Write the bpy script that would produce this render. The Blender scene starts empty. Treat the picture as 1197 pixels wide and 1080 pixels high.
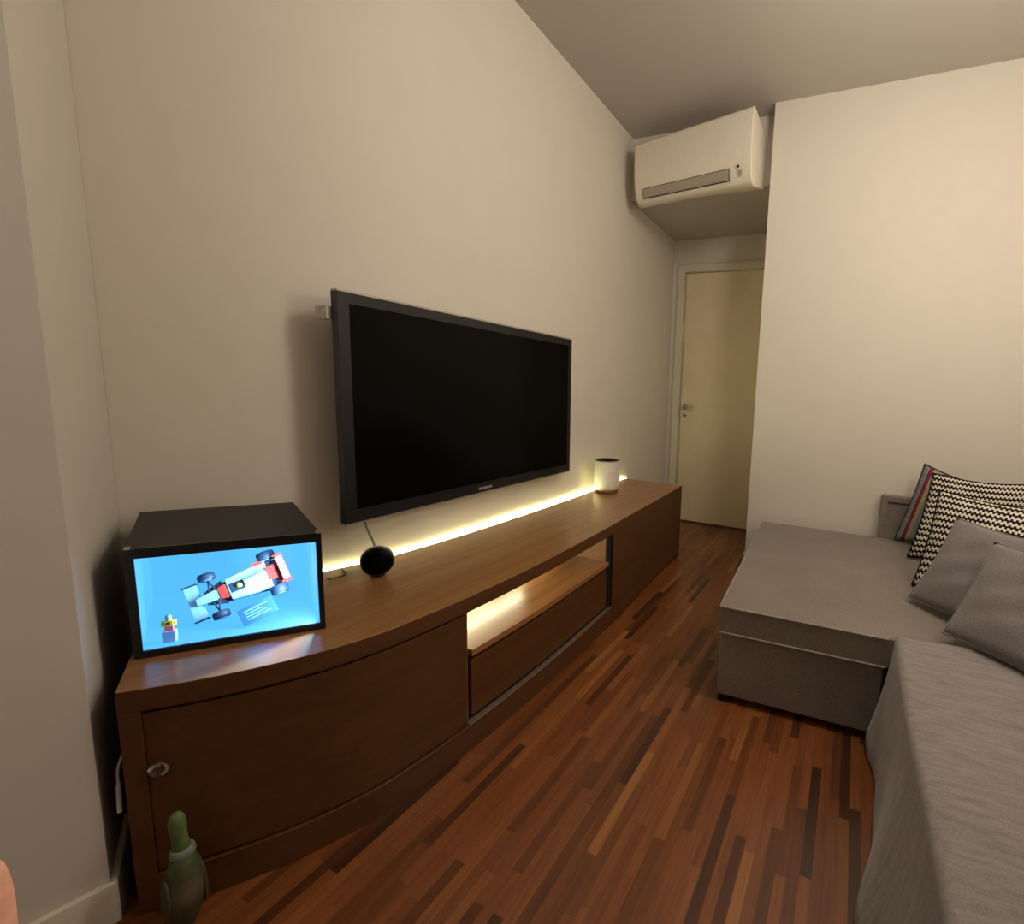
import bpy, bmesh, math, random
import numpy as np
from mathutils import Vector, Matrix

random.seed(7)
S = bpy.context.scene
COL = S.collection
PI = math.pi

# ------------------------------------------------------------------ materials
def srgb(r, g, b):
    f = lambda c: c / 12.92 if c <= .04045 else ((c + .055) / 1.055) ** 2.4
    return (f(r / 255), f(g / 255), f(b / 255), 1)

class NT:
    def __init__(s, name):
        s.m = bpy.data.materials.new(name); s.m.use_nodes = True
        s.t = s.m.node_tree; s.b = s.t.nodes['Principled BSDF']
    def n(s, typ, **kw):
        o = s.t.nodes.new(typ)
        for k, v in kw.items():
            if k in o.inputs: o.inputs[k].default_value = v
            else: setattr(o, k, v)
        return o
    def l(s, a, b): s.t.links.new(a, b)
    def math(s, op, a, b=None, c=None):
        o = s.t.nodes.new('ShaderNodeMath'); o.operation = op
        for i, v in enumerate((a, b, c)):
            if v is None: continue
            if isinstance(v, (int, float)): o.inputs[i].default_value = v
            else: s.l(v, o.inputs[i])
        return o.outputs[0]
    def ramp(s, fac, stops, interp='LINEAR'):
        o = s.t.nodes.new('ShaderNodeValToRGB'); cr = o.color_ramp; cr.interpolation = interp
        while len(cr.elements) < len(stops): cr.elements.new(.5)
        for e, (p, c) in zip(cr.elements, stops): e.position = p; e.color = c
        s.l(fac, o.inputs[0]); return o.outputs[0]
    def mix(s, fac, a, b, typ='MIX'):
        o = s.t.nodes.new('ShaderNodeMix'); o.data_type = 'RGBA'; o.blend_type = typ
        for k, v in ((0, fac), (6, a), (7, b)):
            if isinstance(v, (int, float)): o.inputs[k].default_value = v
            elif isinstance(v, tuple): o.inputs[k].default_value = v
            else: s.l(v, o.inputs[k])
        return o.outputs[2]
    def bump(s, h, strength=.2, dist=.01):
        o = s.t.nodes.new('ShaderNodeBump'); o.inputs['Strength'].default_value = strength
        o.inputs['Distance'].default_value = dist
        s.l(h, o.inputs['Height']); s.l(o.outputs[0], s.b.inputs['Normal'])
    def set(s, **kw):
        for k, v in kw.items(): s.b.inputs[k.replace('_', ' ')].default_value = v
        return s

def plain(name, col, rough=.5, metal=0., noise=.04, scale=40, bump=0., spec=.5, coat=0.):
    t = NT(name); t.set(Roughness=rough, Metallic=metal)
    t.b.inputs['Specular IOR Level'].default_value = spec
    t.b.inputs['Coat Weight'].default_value = coat
    tc = t.n('ShaderNodeTexCoord')
    nz = t.n('ShaderNodeTexNoise', Scale=scale, Detail=4.0); t.l(tc.outputs['Object'], nz.inputs['Vector'])
    d = tuple(max(0, c * (1 - noise * 2)) for c in col[:3]) + (1,); u = tuple(min(1, c * (1 + noise * 2)) for c in col[:3]) + (1,)
    t.l(t.ramp(nz.outputs[0], [(.3, d), (.7, u)]), t.b.inputs['Base Color'])
    if bump: t.bump(nz.outputs[0], bump, .004)
    return t.m

def emit(name, col, strength):
    t = NT(name); t.set(Roughness=.6)
    t.b.inputs['Base Color'].default_value = tuple(c * .06 for c in col[:3]) + (1,)
    t.b.inputs['Emission Color'].default_value = col; t.b.inputs['Emission Strength'].default_value = strength
    return t.m

def wood(name, dark, light, rough=.35, axis='Y', coat=.15):
    t = NT(name); t.set(Roughness=rough); t.b.inputs['Coat Weight'].default_value = coat; t.b.inputs['Coat Roughness'].default_value = .2
    tc = t.n('ShaderNodeTexCoord'); mp = t.n('ShaderNodeMapping'); t.l(tc.outputs['Object'], mp.inputs[0])
    sc = {'Y': (28, 1.6, 28), 'X': (1.6, 28, 28), 'Z': (28, 28, 1.6)}[axis]
    mp.inputs['Scale'].default_value = sc
    a = t.n('ShaderNodeTexNoise', Scale=1.0, Detail=6.0, Roughness=.62); t.l(mp.outputs[0], a.inputs['Vector'])
    m2 = t.n('ShaderNodeMapping'); t.l(tc.outputs['Object'], m2.inputs[0]); m2.inputs['Scale'].default_value = tuple(5 * x for x in sc)
    b = t.n('ShaderNodeTexNoise', Scale=1.0, Detail=3.0); t.l(m2.outputs[0], b.inputs['Vector'])
    f = t.math('ADD', t.math('MULTIPLY', a.outputs[0], .7), t.math('MULTIPLY', b.outputs[0], .3))
    t.l(t.ramp(f, [(.32, dark), (.68, light)]), t.b.inputs['Base Color'])
    t.bump(b.outputs[0], .06, .002)
    return t.m

def floor_mat():
    t = NT('strip_parquet'); t.set(Roughness=.36); t.b.inputs['Coat Weight'].default_value = .22; t.b.inputs['Coat Roughness'].default_value = .3
    tc = t.n('ShaderNodeTexCoord'); sp = t.n('ShaderNodeSeparateXYZ'); t.l(tc.outputs['Object'], sp.inputs[0])
    x, y = sp.outputs[0], sp.outputs[1]
    W, L = .027, .36
    xs = t.math('DIVIDE', x, W); ix = t.math('FLOOR', xs)
    w1 = t.n('ShaderNodeTexWhiteNoise'); w1.noise_dimensions = '1D'; t.l(ix, w1.inputs['W'])
    ys = t.math('ADD', t.math('DIVIDE', y, L), t.math('MULTIPLY', w1.outputs[0], 7.3)); iy = t.math('FLOOR', ys)
    cv = t.n('ShaderNodeCombineXYZ'); t.l(ix, cv.inputs[0]); t.l(iy, cv.inputs[1])
    w2 = t.n('ShaderNodeTexWhiteNoise'); w2.noise_dimensions = '3D'; t.l(cv.outputs[0], w2.inputs['Vector'])
    base = t.ramp(w2.outputs[0], [(0, srgb(60, 32, 16)), (.07, srgb(90, 48, 22)), (.25, srgb(118, 66, 32)), (.75, srgb(136, 79, 40)), (.92, srgb(148, 92, 48)), (1, srgb(172, 114, 62))])
    mp = t.n('ShaderNodeMapping'); t.l(tc.outputs['Object'], mp.inputs[0]); mp.inputs['Scale'].default_value = (120, 5, 1)
    ad = t.n('ShaderNodeVectorMath'); ad.operation = 'ADD'; t.l(mp.outputs[0], ad.inputs[0]); t.l(w2.outputs['Color'], ad.inputs[1])
    nz = t.n('ShaderNodeTexNoise', Scale=1.0, Detail=5.0, Roughness=.6); t.l(ad.outputs[0], nz.inputs['Vector'])
    g = t.ramp(nz.outputs[0], [(.25, (.62, .6, .58, 1)), (.75, (1.2, 1.2, 1.2, 1))])
    c = t.mix(1.0, base, g, 'MULTIPLY')
    fx = t.math('FRACT', xs); fy = t.math('FRACT', ys)
    seam = t.math('MAXIMUM', t.math('LESS_THAN', fx, .03), t.math('LESS_THAN', fy, .006))
    c = t.mix(t.math('MULTIPLY', seam, .3), c, srgb(40, 18, 8))
    t.l(c, t.b.inputs['Base Color'])
    t.bump(t.math('SUBTRACT', t.math('MULTIPLY', nz.outputs[0], .12), seam), .12, .002)
    return t.m

def fabric(name, c1, c2, scale=260., bump=.25, blotch=.12):
    t = NT(name); t.set(Roughness=.95); t.b.inputs['Specular IOR Level'].default_value = .15
    t.b.inputs['Sheen Weight'].default_value = .25
    tc = t.n('ShaderNodeTexCoord')
    nz = t.n('ShaderNodeTexNoise', Scale=scale, Detail=3.0); t.l(tc.outputs['Object'], nz.inputs['Vector'])
    bl = t.n('ShaderNodeTexNoise', Scale=5.0, Detail=4.0); t.l(tc.outputs['Object'], bl.inputs['Vector'])
    f = t.math('ADD', t.math('MULTIPLY', nz.outputs[0], 1 - blotch * 2), t.math('MULTIPLY', bl.outputs[0], blotch * 2))
    t.l(t.ramp(f, [(.35, c1), (.65, c2)]), t.b.inputs['Base Color'])
    wv = t.n('ShaderNodeTexNoise', Scale=scale * 1.6, Detail=2.0); t.l(tc.outputs['Object'], wv.inputs['Vector'])
    t.bump(wv.outputs[0], bump, .003)
    return t.m

def throw_mat():
    t = NT('crinkled_grey_cotton'); t.set(Roughness=.95); t.b.inputs['Specular IOR Level'].default_value = .1
    t.b.inputs['Sheen Weight'].default_value = .25
    tc = t.n('ShaderNodeTexCoord'); mp = t.n('ShaderNodeMapping'); t.l(tc.outputs['UV'], mp.inputs[0])
    mp.inputs['Scale'].default_value = (16, 110, 1)
    nz = t.n('ShaderNodeTexNoise', Scale=1.0, Detail=5.0, Roughness=.6, Distortion=.5); t.l(mp.outputs[0], nz.inputs['Vector'])
    f2 = t.n('ShaderNodeTexNoise', Scale=300.0, Detail=2.0); t.l(tc.outputs['UV'], f2.inputs['Vector'])
    f = t.math('ADD', t.math('MULTIPLY', nz.outputs[0], .65), t.math('MULTIPLY', f2.outputs[0], .35))
    t.l(t.ramp(f, [(.32, srgb(118, 110, 108)), (.66, srgb(152, 144, 141))]), t.b.inputs['Base Color'])
    t.bump(f, .35, .004)
    return t.m

def bw_mat():
    t = NT('black_white_zigzag_weave'); t.set(Roughness=.9); t.b.inputs['Specular IOR Level'].default_value = .15
    tc = t.n('ShaderNodeTexCoord'); sp = t.n('ShaderNodeSeparateXYZ'); t.l(tc.outputs['UV'], sp.inputs[0])
    u, v = sp.outputs[0], sp.outputs[1]
    sq = t.math('GREATER_THAN', t.math('FRACT', t.math('MULTIPLY', u, 26)), .5)
    vv = t.math('FRACT', t.math('ADD', t.math('MULTIPLY', v, 15), t.math('MULTIPLY', sq, .26)))
    k = t.math('LESS_THAN', vv, .55)
    nz = t.n('ShaderNodeTexNoise', Scale=400.0, Detail=2.0); t.l(tc.outputs['UV'], nz.inputs['Vector'])
    w = t.ramp(nz.outputs[0], [(.3, srgb(205, 195, 178)), (.7, srgb(236, 228, 212))])
    t.l(t.mix(k, w, srgb(26, 19, 19)), t.b.inputs['Base Color'])
    t.bump(nz.outputs[0], .2, .003)
    return t.m

def stripe_mat():
    t = NT('multicolour_striped_weave'); t.set(Roughness=.9); t.b.inputs['Specular IOR Level'].default_value = .15
    tc = t.n('ShaderNodeTexCoord'); sp = t.n('ShaderNodeSeparateXYZ'); t.l(tc.outputs['UV'], sp.inputs[0])
    u, v = sp.outputs[0], sp.outputs[1]
    mp = t.n('ShaderNodeMapping'); t.l(tc.outputs['UV'], mp.inputs[0]); mp.inputs['Scale'].default_value = (40, 60, 1)
    vo = t.n('ShaderNodeTexVoronoi', Scale=1.0); t.l(mp.outputs[0], vo.inputs['Vector'])
    nz = t.n('ShaderNodeTexNoise', Scale=1.0, Detail=3.0); t.l(mp.outputs[0], nz.inputs['Vector'])
    uu = t.math('FRACT', t.math('ADD', t.math('MULTIPLY', u, 1.7), t.math('MULTIPLY', nz.outputs[0], .008)))
    T, M, Y, P = srgb(118, 140, 138), srgb(124, 56, 84), srgb(178, 156, 104), srgb(98, 76, 106)
    c = t.ramp(uu, [(0, P), (.03, T), (.16, srgb(176, 176, 168)), (.175, M), (.30, srgb(200, 180, 150)), (.31, Y), (.40, T), (.55, M), (.66, P), (.78, Y), (.88, T)], 'CONSTANT')
    g = t.ramp(vo.outputs['Distance'], [(.1, (.62, .62, .66, 1)), (.7, (1.15, 1.1, 1.05, 1))])
    t.l(t.mix(.9, c, g, 'MULTIPLY'), t.b.inputs['Base Color'])
    t.bump(vo.outputs['Distance'], .3, .004)
    return t.m

def glass_mat(name, tint=(1, 1, 1, 1), rough=.02):
    t = NT(name); t.set(Roughness=rough); t.b.inputs['Base Color'].default_value = tint
    t.b.inputs['Transmission Weight'].default_value = 1.0; t.b.inputs['IOR'].default_value = 1.45
    return t.m

def pane_mat(name):
    t = NT(name); t.t.nodes.remove(t.b)
    tr = t.n('ShaderNodeBsdfTransparent'); gl = t.n('ShaderNodeBsdfGlossy', Roughness=.02); fr = t.n('ShaderNodeFresnel', IOR=1.25); mx = t.n('ShaderNodeMixShader')
    t.l(fr.outputs[0], mx.inputs[0]); t.l(tr.outputs[0], mx.inputs[1]); t.l(gl.outputs[0], mx.inputs[2])
    t.l(mx.outputs[0], t.t.nodes['Material Output'].inputs[0]); return t.m

def wall_mat(name, col):
    return plain(name, col, rough=.85, noise=.006, scale=9, bump=.03, spec=.2)

M = {}
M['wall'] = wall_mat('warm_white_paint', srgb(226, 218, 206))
M['wall_stub'] = wall_mat('shaded_white_paint', srgb(206, 198, 188))  # white paint darkened, puts shade into the wall end's colour
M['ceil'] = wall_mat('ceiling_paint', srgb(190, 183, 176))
M['trim'] = plain('white_trim_paint', srgb(224, 216, 198), .45, noise=.02)
M['door'] = plain('ivory_door_paint', srgb(240, 222, 190), .5, noise=.015, scale=6)
M['floor'] = floor_mat()
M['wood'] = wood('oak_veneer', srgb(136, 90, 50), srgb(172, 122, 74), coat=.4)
M['wood_shaded'] = wood('oak_veneer_shaded', srgb(74, 43, 17), srgb(98, 60, 27), rough=.5, coat=.03)  # same oak darkened, so the front faces carry painted shade
M['gap'] = plain('painted_gap_shade', srgb(22, 12, 8), .8)  # near-black tone standing in for shade in the joints
M['alu'] = plain('brushed_aluminium', srgb(176, 164, 150), .35, metal=.75, noise=.03)
M['sofa'] = fabric('taupe_upholstery', srgb(116, 106, 98), srgb(146, 135, 126))
M['seam'] = fabric('piping_thread', srgb(140, 130, 122), srgb(170, 158, 148))
M['cush'] = fabric('grey_cushion_linen', srgb(110, 104, 104), srgb(140, 132, 130), scale=330)
M['throw'] = throw_mat()
M['bw'] = bw_mat(); M['stripe'] = stripe_mat()
M['piping'] = fabric('dark_plum_piping', srgb(58, 44, 52), srgb(80, 62, 72))
M['black'] = plain('black_plastic', srgb(16, 16, 18), .4, noise=.02)
M['bezel'] = plain('gloss_black_bezel', srgb(19, 21, 24), .3, noise=.02)
M['screen'] = plain('dark_screen_glass', srgb(2, 2, 3), .2, noise=.0, spec=.1)
M['silver'] = plain('silver_plastic', srgb(190, 186, 180), .3, metal=.6, noise=.02)
M['matte_black'] = plain('matte_black_laminate', srgb(38, 35, 34), .55, noise=.04)
M['ac'] = plain('white_aircon_plastic', srgb(236, 228, 212), .4, noise=.01)
M['ac_vane'] = plain('aircon_vane_plastic', srgb(226, 217, 200), .45, noise=.01)
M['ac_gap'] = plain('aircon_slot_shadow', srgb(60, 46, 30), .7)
M['ceramic'] = plain('white_matte_ceramic', srgb(224, 214, 200), .45, noise=.02)
M['base_reflection'] = plain('painted_base_reflection', srgb(120, 78, 52), .6)  # brown tone painted in for a reflection under the canister
M['cable_white'] = plain('white_cable_rubber', srgb(206, 196, 190), .5)
M['cable_grey'] = plain('grey_cable_rubber', srgb(112, 112, 98), .5)
M['cable_black'] = plain('dark_cable_rubber', srgb(60, 56, 46), .5)
M['led'] = emit('led_tape', (.92, 1, .50, 1), 44)
M['niche_glow'] = emit('added_niche_glow', (1, .95, .55, 1), 30)  # glow added to brighten the niche
M['liner'] = emit('backlit_blue_panel', (.085, .46, .90, 1), 1.1)
M['glass'] = pane_mat('clear_glass')
M['acrylic'] = glass_mat('frosted_acrylic', (.8, .72, .66, 1), .25)
M['car_white'] = plain('pale_model_plastic', srgb(140, 178, 186), .35, noise=.02)
M['car_red'] = plain('red_model_plastic', srgb(235, 58, 46), .35, noise=.02)
M['car_black'] = plain('dark_model_rubber', srgb(26, 44, 62), .6, noise=.03)
M['car_hub'] = plain('model_wheel_hub', srgb(110, 150, 180), .4)
M['plaque'] = plain('slate_blue_plaque', srgb(30, 70, 118), .5)
M['plaque_ink'] = plain('plaque_ink', srgb(90, 140, 180), .5)
M['fig_y'] = plain('yellow_plastic', srgb(240, 205, 70), .5); M['fig_r'] = plain('pink_red_plastic', srgb(230, 80, 90), .5); M['fig_g'] = plain('grey_plastic', srgb(120, 150, 180), .5)
M['skin'] = plain('skin', srgb(232, 172, 150), .55, noise=.06, scale=120)
M['nail'] = plain('fingernail', srgb(236, 190, 172), .3)

def duck_mat():
    t = NT('painted_wood_duck'); t.set(Roughness=.55)
    tc = t.n('ShaderNodeTexCoord'); sp = t.n('ShaderNodeSeparateXYZ'); t.l(tc.outputs['Object'], sp.inputs[0])
    nz = t.n('ShaderNodeTexNoise', Scale=45.0, Detail=3.0); t.l(tc.outputs['Object'], nz.inputs['Vector'])
    h = t.math('ADD', sp.outputs[2], t.math('MULTIPLY', t.math('SUBTRACT', nz.outputs[0], .5), .012))
    c = t.ramp(t.math('DIVIDE', h, .26), [(0, srgb(44, 44, 22)), (.22, srgb(64, 60, 34)), (.34, srgb(98, 86, 68)), (.46, srgb(74, 66, 46)), (.52, srgb(70, 84, 50)), (.60, srgb(78, 98, 54)), (.85, srgb(96, 116, 70))])
    g = t.ramp(nz.outputs[0], [(.3, (.75, .75, .75, 1)), (.7, (1.15, 1.15, 1.15, 1))])
    t.l(t.mix(1., c, g, 'MULTIPLY'), t.b.inputs['Base Color'])
    return t.m
M['duck'] = duck_mat()

# ------------------------------------------------------------------ object helpers
def link(name, me, mat, parent=None, smooth=False):
    o = bpy.data.objects.new(name, me); COL.objects.link(o)
    for m in (mat if isinstance(mat, list) else [mat]):
        if m is not None: me.materials.append(m)
    if smooth:
        for p in me.polygons: p.use_smooth = True
    if parent is not None: o.parent = parent
    return o

def mesh(name, v, f, mat, parent=None, smooth=False):
    me = bpy.data.meshes.new(name); me.from_pydata([tuple(map(float, a)) for a in v], [], f); me.update()
    bm = bmesh.new(); bm.from_mesh(me); bmesh.ops.recalc_face_normals(bm, faces=bm.faces); bm.to_mesh(me); bm.free()
    return link(name, me, mat, parent, smooth)

def from_bm(name, bm, mat, parent=None, smooth=False):
    me = bpy.data.meshes.new(name); bmesh.ops.recalc_face_normals(bm, faces=bm.faces); bm.to_mesh(me); bm.free()
    return link(name, me, mat, parent, smooth)

def bevel(o, w=.003, seg=2):
    m = o.modifiers.new('edge', 'BEVEL'); m.width = w; m.segments = seg; m.limit_method = 'ANGLE'; m.angle_limit = math.radians(40)
    for p in o.data.polygons: p.use_smooth = True
    n = o.modifiers.new('wn', 'WEIGHTED_NORMAL'); n.keep_sharp = True
    return o

def add_prism(bm, plan, z0, z1):
    a = [bm.verts.new((x, y, z0)) for x, y in plan]; b = [bm.verts.new((x, y, z1)) for x, y in plan]
    n = len(plan); bm.faces.new(a); bm.faces.new(b)
    for i in range(n): bm.faces.new((a[i], a[(i + 1) % n], b[(i + 1) % n], b[i]))

def prism(name, plan, z0, z1, mat, parent=None):
    bm = bmesh.new(); add_prism(bm, plan, z0, z1); return from_bm(name, bm, mat, parent)

def add_box(bm, x0, x1, y0, y1, z0, z1):
    add_prism(bm, [(x0, y0), (x1, y0), (x1, y1), (x0, y1)], z0, z1)

def box(name, x0, x1, y0, y1, z0, z1, mat, parent=None, bv=0.):
    o = prism(name, [(x0, y0), (x1, y0), (x1, y1), (x0, y1)], z0, z1, mat, parent)
    if bv: bevel(o, bv)
    return o

def frame_of(d):
    d = Vector(d).normalized(); up = Vector((0, 0, 1)) if abs(d.z) < .95 else Vector((1, 0, 0))
    a = d.cross(up).normalized(); return a, d.cross(a).normalized()

def add_tube(bm, pts, rad, seg=10, cap=True):
    pts = [Vector(p) for p in pts]; rings = []
    a = None
    for i, p in enumerate(pts):
        d = (pts[min(i + 1, len(pts) - 1)] - pts[max(i - 1, 0)]).normalized()
        if a is None: a, b = frame_of(d)
        else:
            a = (a - d * a.dot(d)).normalized(); b = d.cross(a)
        r = rad[i] if isinstance(rad, (list, tuple)) else rad
        rings.append([bm.verts.new(p + (a * math.cos(t) + b * math.sin(t)) * r) for t in [2 * PI * k / seg for k in range(seg)]])
    for r0, r1 in zip(rings, rings[1:]):
        for k in range(seg): bm.faces.new((r0[k], r0[(k + 1) % seg], r1[(k + 1) % seg], r1[k]))
    if cap: bm.faces.new(rings[0]); bm.faces.new(rings[-1])

def smooth_path(pts, n=8):
    P = [Vector(p) for p in pts]; P = [P[0] * 2 - P[1]] + P + [P[-1] * 2 - P[-2]]; out = []
    for i in range(1, len(P) - 2):
        for k in range(n):
            t = k / n; p0, p1, p2, p3 = P[i - 1:i + 3]
            out.append(.5 * ((2 * p1) + (p2 - p0) * t + (2 * p0 - 5 * p1 + 4 * p2 - p3) * t * t + (3 * p1 - p0 - 3 * p2 + p3) * t ** 3))
    out.append(P[-2]); return out

def tube(name, pts, rad, mat, parent=None, seg=8, n=8):
    bm = bmesh.new(); add_tube(bm, smooth_path(pts, n), rad, seg); return from_bm(name, bm, mat, parent, True)

def add_lathe(bm, prof, seg=32, origin=(0, 0, 0), axis=(0, 0, 1)):
    d = Vector(axis).normalized(); a, b = frame_of(d); o = Vector(origin); rings = []
    for r, h in prof:
        if r < 1e-6: rings.append([bm.verts.new(o + d * h)])
        else: rings.append([bm.verts.new(o + d * h + (a * math.cos(t) + b * math.sin(t)) * r) for t in [2 * PI * k / seg for k in range(seg)]])
    for r0, r1 in zip(rings, rings[1:]):
        for k in range(seg):
            k2 = (k + 1) % seg
            if len(r0) == 1 and len(r1) == 1: continue
            if len(r0) == 1: bm.faces.new((r0[0], r1[k], r1[k2]))
            elif len(r1) == 1: bm.faces.new((r0[k], r0[k2], r1[0]))
            else: bm.faces.new((r0[k], r0[k2], r1[k2], r1[k]))
    if len(rings[0]) > 1: bm.faces.new(rings[0])
    if len(rings[-1]) > 1: bm.faces.new(rings[-1])

def lathe(name, prof, mat, parent=None, seg=32, origin=(0, 0, 0), axis=(0, 0, 1)):
    bm = bmesh.new(); add_lathe(bm, prof, seg, origin, axis); return from_bm(name, bm, mat, parent, True)

def tag(o, label=None, cat=None, group=None, kind=None):
    if label: o['label'] = label
    if cat: o['category'] = cat
    if group: o['group'] = group
    if kind: o['kind'] = kind
    return o

def thing(name, label, cat, loc=(0, 0, 0), group=None, kind=None):
    o = bpy.data.objects.new(name, None); COL.objects.link(o); o.location = loc; o.empty_display_size = .05
    return tag(o, label, cat, group, kind)

def adopt(root):
    """children were modelled in world coordinates: keep them there"""
    bpy.context.view_layer.update()
    inv = Matrix.Translation(-root.location)
    for c in root.children: c.matrix_parent_inverse = inv

def interp(tab):
    ys = [a for a, b in tab]; xs = [b for a, b in tab]
    # smooth monotone-ish cubic (Catmull-Rom on a non-uniform grid)
    m = np.gradient(np.array(xs), np.array(ys))
    def f(y):
        if y <= ys[0]: return xs[0] + m[0] * (y - ys[0])
        if y >= ys[-1]: return xs[-1] + m[-1] * (y - ys[-1])
        i = max(k for k in range(len(ys) - 1) if ys[k] <= y); h = ys[i + 1] - ys[i]; t = (y - ys[i]) / h
        return (2 * t**3 - 3 * t**2 + 1) * xs[i] + (t**3 - 2 * t**2 + t) * h * m[i] + (-2 * t**3 + 3 * t**2) * xs[i + 1] + (t**3 - t**2) * h * m[i + 1]
    return f

H = 2.752; D1 = 2.564; D2 = 3.517; X1 = .938; ZS = 2.358; HS = .496

# ------------------------------------------------------------------ setting
box('floor', -.9, 2.75, -2.8, 3.8, -.1, 0, M['floor']).update_tag()
tag(bpy.data.objects['floor'], 'reddish brown strip parquet floor', 'floor', kind='structure')
XW = interp([(.286, -.29), (.36, -.225), (.5, -.128), (.65, -.062), (.74, -.034), (.85, -.011), (.95, 0), (1.1, 0), (1.3, 0)])
wy = [.286 + (.95 - .286) * i / 24 for i in range(25)] + [1.1, D2 + .2]
wl = prism('wall_left', [(min(0, XW(y)) if y < .95 else 0, y) for y in wy] + [(-.8, D2 + .2), (-.8, .286)], 0, H, M['wall'])
tag(wl, 'plain warm white wall behind the television and sideboard', 'wall', kind='structure')
for p in wl.data.polygons:
    p.use_smooth = abs(p.normal.z) < .5
wl.modifiers.new('es', 'EDGE_SPLIT').split_angle = math.radians(35)
tag(prism('wall_near', [(.2, .056), (-.288, .285), (-.8, .285), (-.8, -2.7), (-.47, -2.7)], 0, H, M['wall_stub']), 'white wall end darkened as shade at the left edge, left of the display case', 'wall', kind='structure')
tag(box('wall_right', X1, 2.75, D1, D2 + .2, 0, H, M['wall']), 'bright white wall behind the sofa chaise', 'wall', kind='structure')
tag(box('wall_header', -.02, X1 + .01, 2.68, 2.78, ZS + .012, H, M['wall']), 'white header wall carrying the air conditioner above the passage', 'wall', kind='structure')
bm = bmesh.new()
add_box(bm, -.02, .045, D2 - .02, D2 + .12, 0, ZS + .05); add_box(bm, .045, X1, D2 - .02, D2 + .12, 2.15, ZS + .05); add_box(bm, .9, X1 + .01, D2 - .02, D2 + .12, 0, 2.15)
tag(from_bm('wall_back', bm, M['wall']), 'white end wall of the passage around the door', 'wall', kind='structure')
tag(box('wall_east', 2.65, 2.75, -2.7, D1 + .02, 0, H, M['wall']), 'white wall behind the sofa back', 'wall', kind='structure')
tag(box('wall_south', -.8, 2.75, -2.8, -2.65, 0, H, M['wall']), 'white wall behind the viewer', 'wall', kind='structure')
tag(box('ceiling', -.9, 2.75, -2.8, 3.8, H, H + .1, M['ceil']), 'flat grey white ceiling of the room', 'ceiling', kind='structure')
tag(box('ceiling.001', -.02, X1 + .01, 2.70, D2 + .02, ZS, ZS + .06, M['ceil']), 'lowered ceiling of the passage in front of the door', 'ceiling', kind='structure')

# baseboards
bm = bmesh.new(); add_box(bm, X1 - .014, 2.65, D1 - .014, D1 + .002, 0, .13); add_box(bm, X1 - .014, X1 + .001, D1 - .014, D2 - .03, 0, .13)
tag(bevel(from_bm('baseboard_right', bm, M['trim']), .004), 'white baseboard along the wall behind the chaise', 'baseboard', kind='structure')
def offs(a, b, d):
    v = Vector((b[0] - a[0], b[1] - a[1])); n = Vector((v.y, -v.x)).normalized() * d; return n
A0, A1, A2 = Vector((-.10, -1.17)), Vector((.2, .056)), Vector((.02, .1405))
n1 = Vector((.9714, -.2376)) * .012; n2 = Vector((.425, .905)) * .012
corner = A1 + Vector((.0158, .0052))
bm = bmesh.new()
add_prism(bm, [tuple(A0), tuple(A1), tuple(corner), tuple(A0 + n1)], 0, .092)
add_prism(bm, [tuple(A1), tuple(A2), tuple(A2 + n2), tuple(corner)], 0, .092)
tag(bevel(from_bm('baseboard_left', bm, M['trim']), .003), 'cream baseboard around the wall end at the left edge', 'baseboard', kind='structure')

# door
d = thing('door_1', 'closed ivory door with lever handle at the end of the passage', 'door', (.48, D2, 0), kind='structure')
bm = bmesh.new()
add_box(bm, .046, .107, D2 - .045, D2 + .05, 0, 2.155); add_box(bm, .107, .88, D2 - .045, D2 + .05, 2.10, 2.155); add_box(bm, .86, .905, D2 - .045, D2 + .05, 0, 2.155)
bevel(from_bm('door_frame', bm, M['trim'], d), .004)
box('door_leaf', .109, .858, D2, D2 + .04, .012, 2.098, M['door'], d, .003)
hd = lathe('door_handle', [(0, .0), (.024, .0), (.024, -.008), (.011, -.012), (.010, -.045), (0, -.047)], M['silver'], d, 20, (.152, D2, 1.005), (0, 1, 0))
lv = tube('lever', [(.152, D2 - .042, 1.005), (.19, D2 - .044, 1.004), (.24, D2 - .040, 1.0)], .008, M['silver'], hd)
lathe('key_rose', [(0, 0), (.018, 0), (.018, -.006), (0, -.008)], M['silver'], d, 16, (.152, D2, .935), (0, 1, 0))
adopt(d)

# ------------------------------------------------------------------ sideboard
F = interp([(.079, .237), (.109, .266), (.15, .305), (.204, .348), (.27, .393), (.339, .430), (.424, .463), (.55, .488), (.66, .502), (.82, .514), (1.05, .521), (1.3, .518), (1.7, .505), (2.1, .488), (2.4, .474), (2.667, .460)])
B = interp([(.32, -.232), (.36, -.192), (.5, -.098), (.65, -.034), (.735, -.006), (.844, .018), (1.11, .044), (1.5, .055), (2.15, .048), (2.45, .032), (2.667, .02)])
def ysamp(a, b, step=.04):
    n = max(1, int(math.ceil((b - a) / step))); return [a + (b - a) * i / n for i in range(n + 1)]
def band(name, y0, y1, z0, z1, fo, bo, mat, parent):
    """curved board following the bowed front: front face at F-fo, back face at F-bo"""
    ys = ysamp(y0, y1); o = prism(name, [(F(y) - fo, y) for y in ys] + [(F(y) - bo, y) for y in reversed(ys)], z0, z1, mat, parent)
    return o
sb = thing('sideboard', 'long low brown wooden sideboard with bowed front under the television', 'sideboard', (.25, 1.4, 0))
def full_plan(y0, y1, fo=0.):
    ys = ysamp(y0, y1); yb = ysamp(max(.32, y0 + .241), y1)
    return [(F(y) - fo, y) for y in ys] + [(B(y), y) for y in reversed(yb)]
tp = bevel(prism('top', full_plan(.079, 2.667), .449, HS, [M['wood'], M['wood_shaded']], sb), .002)
for p in tp.data.polygons: p.material_index = 0 if p.normal.z > .5 else 1  # all but the upper face get the darkened oak as painted shade
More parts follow.
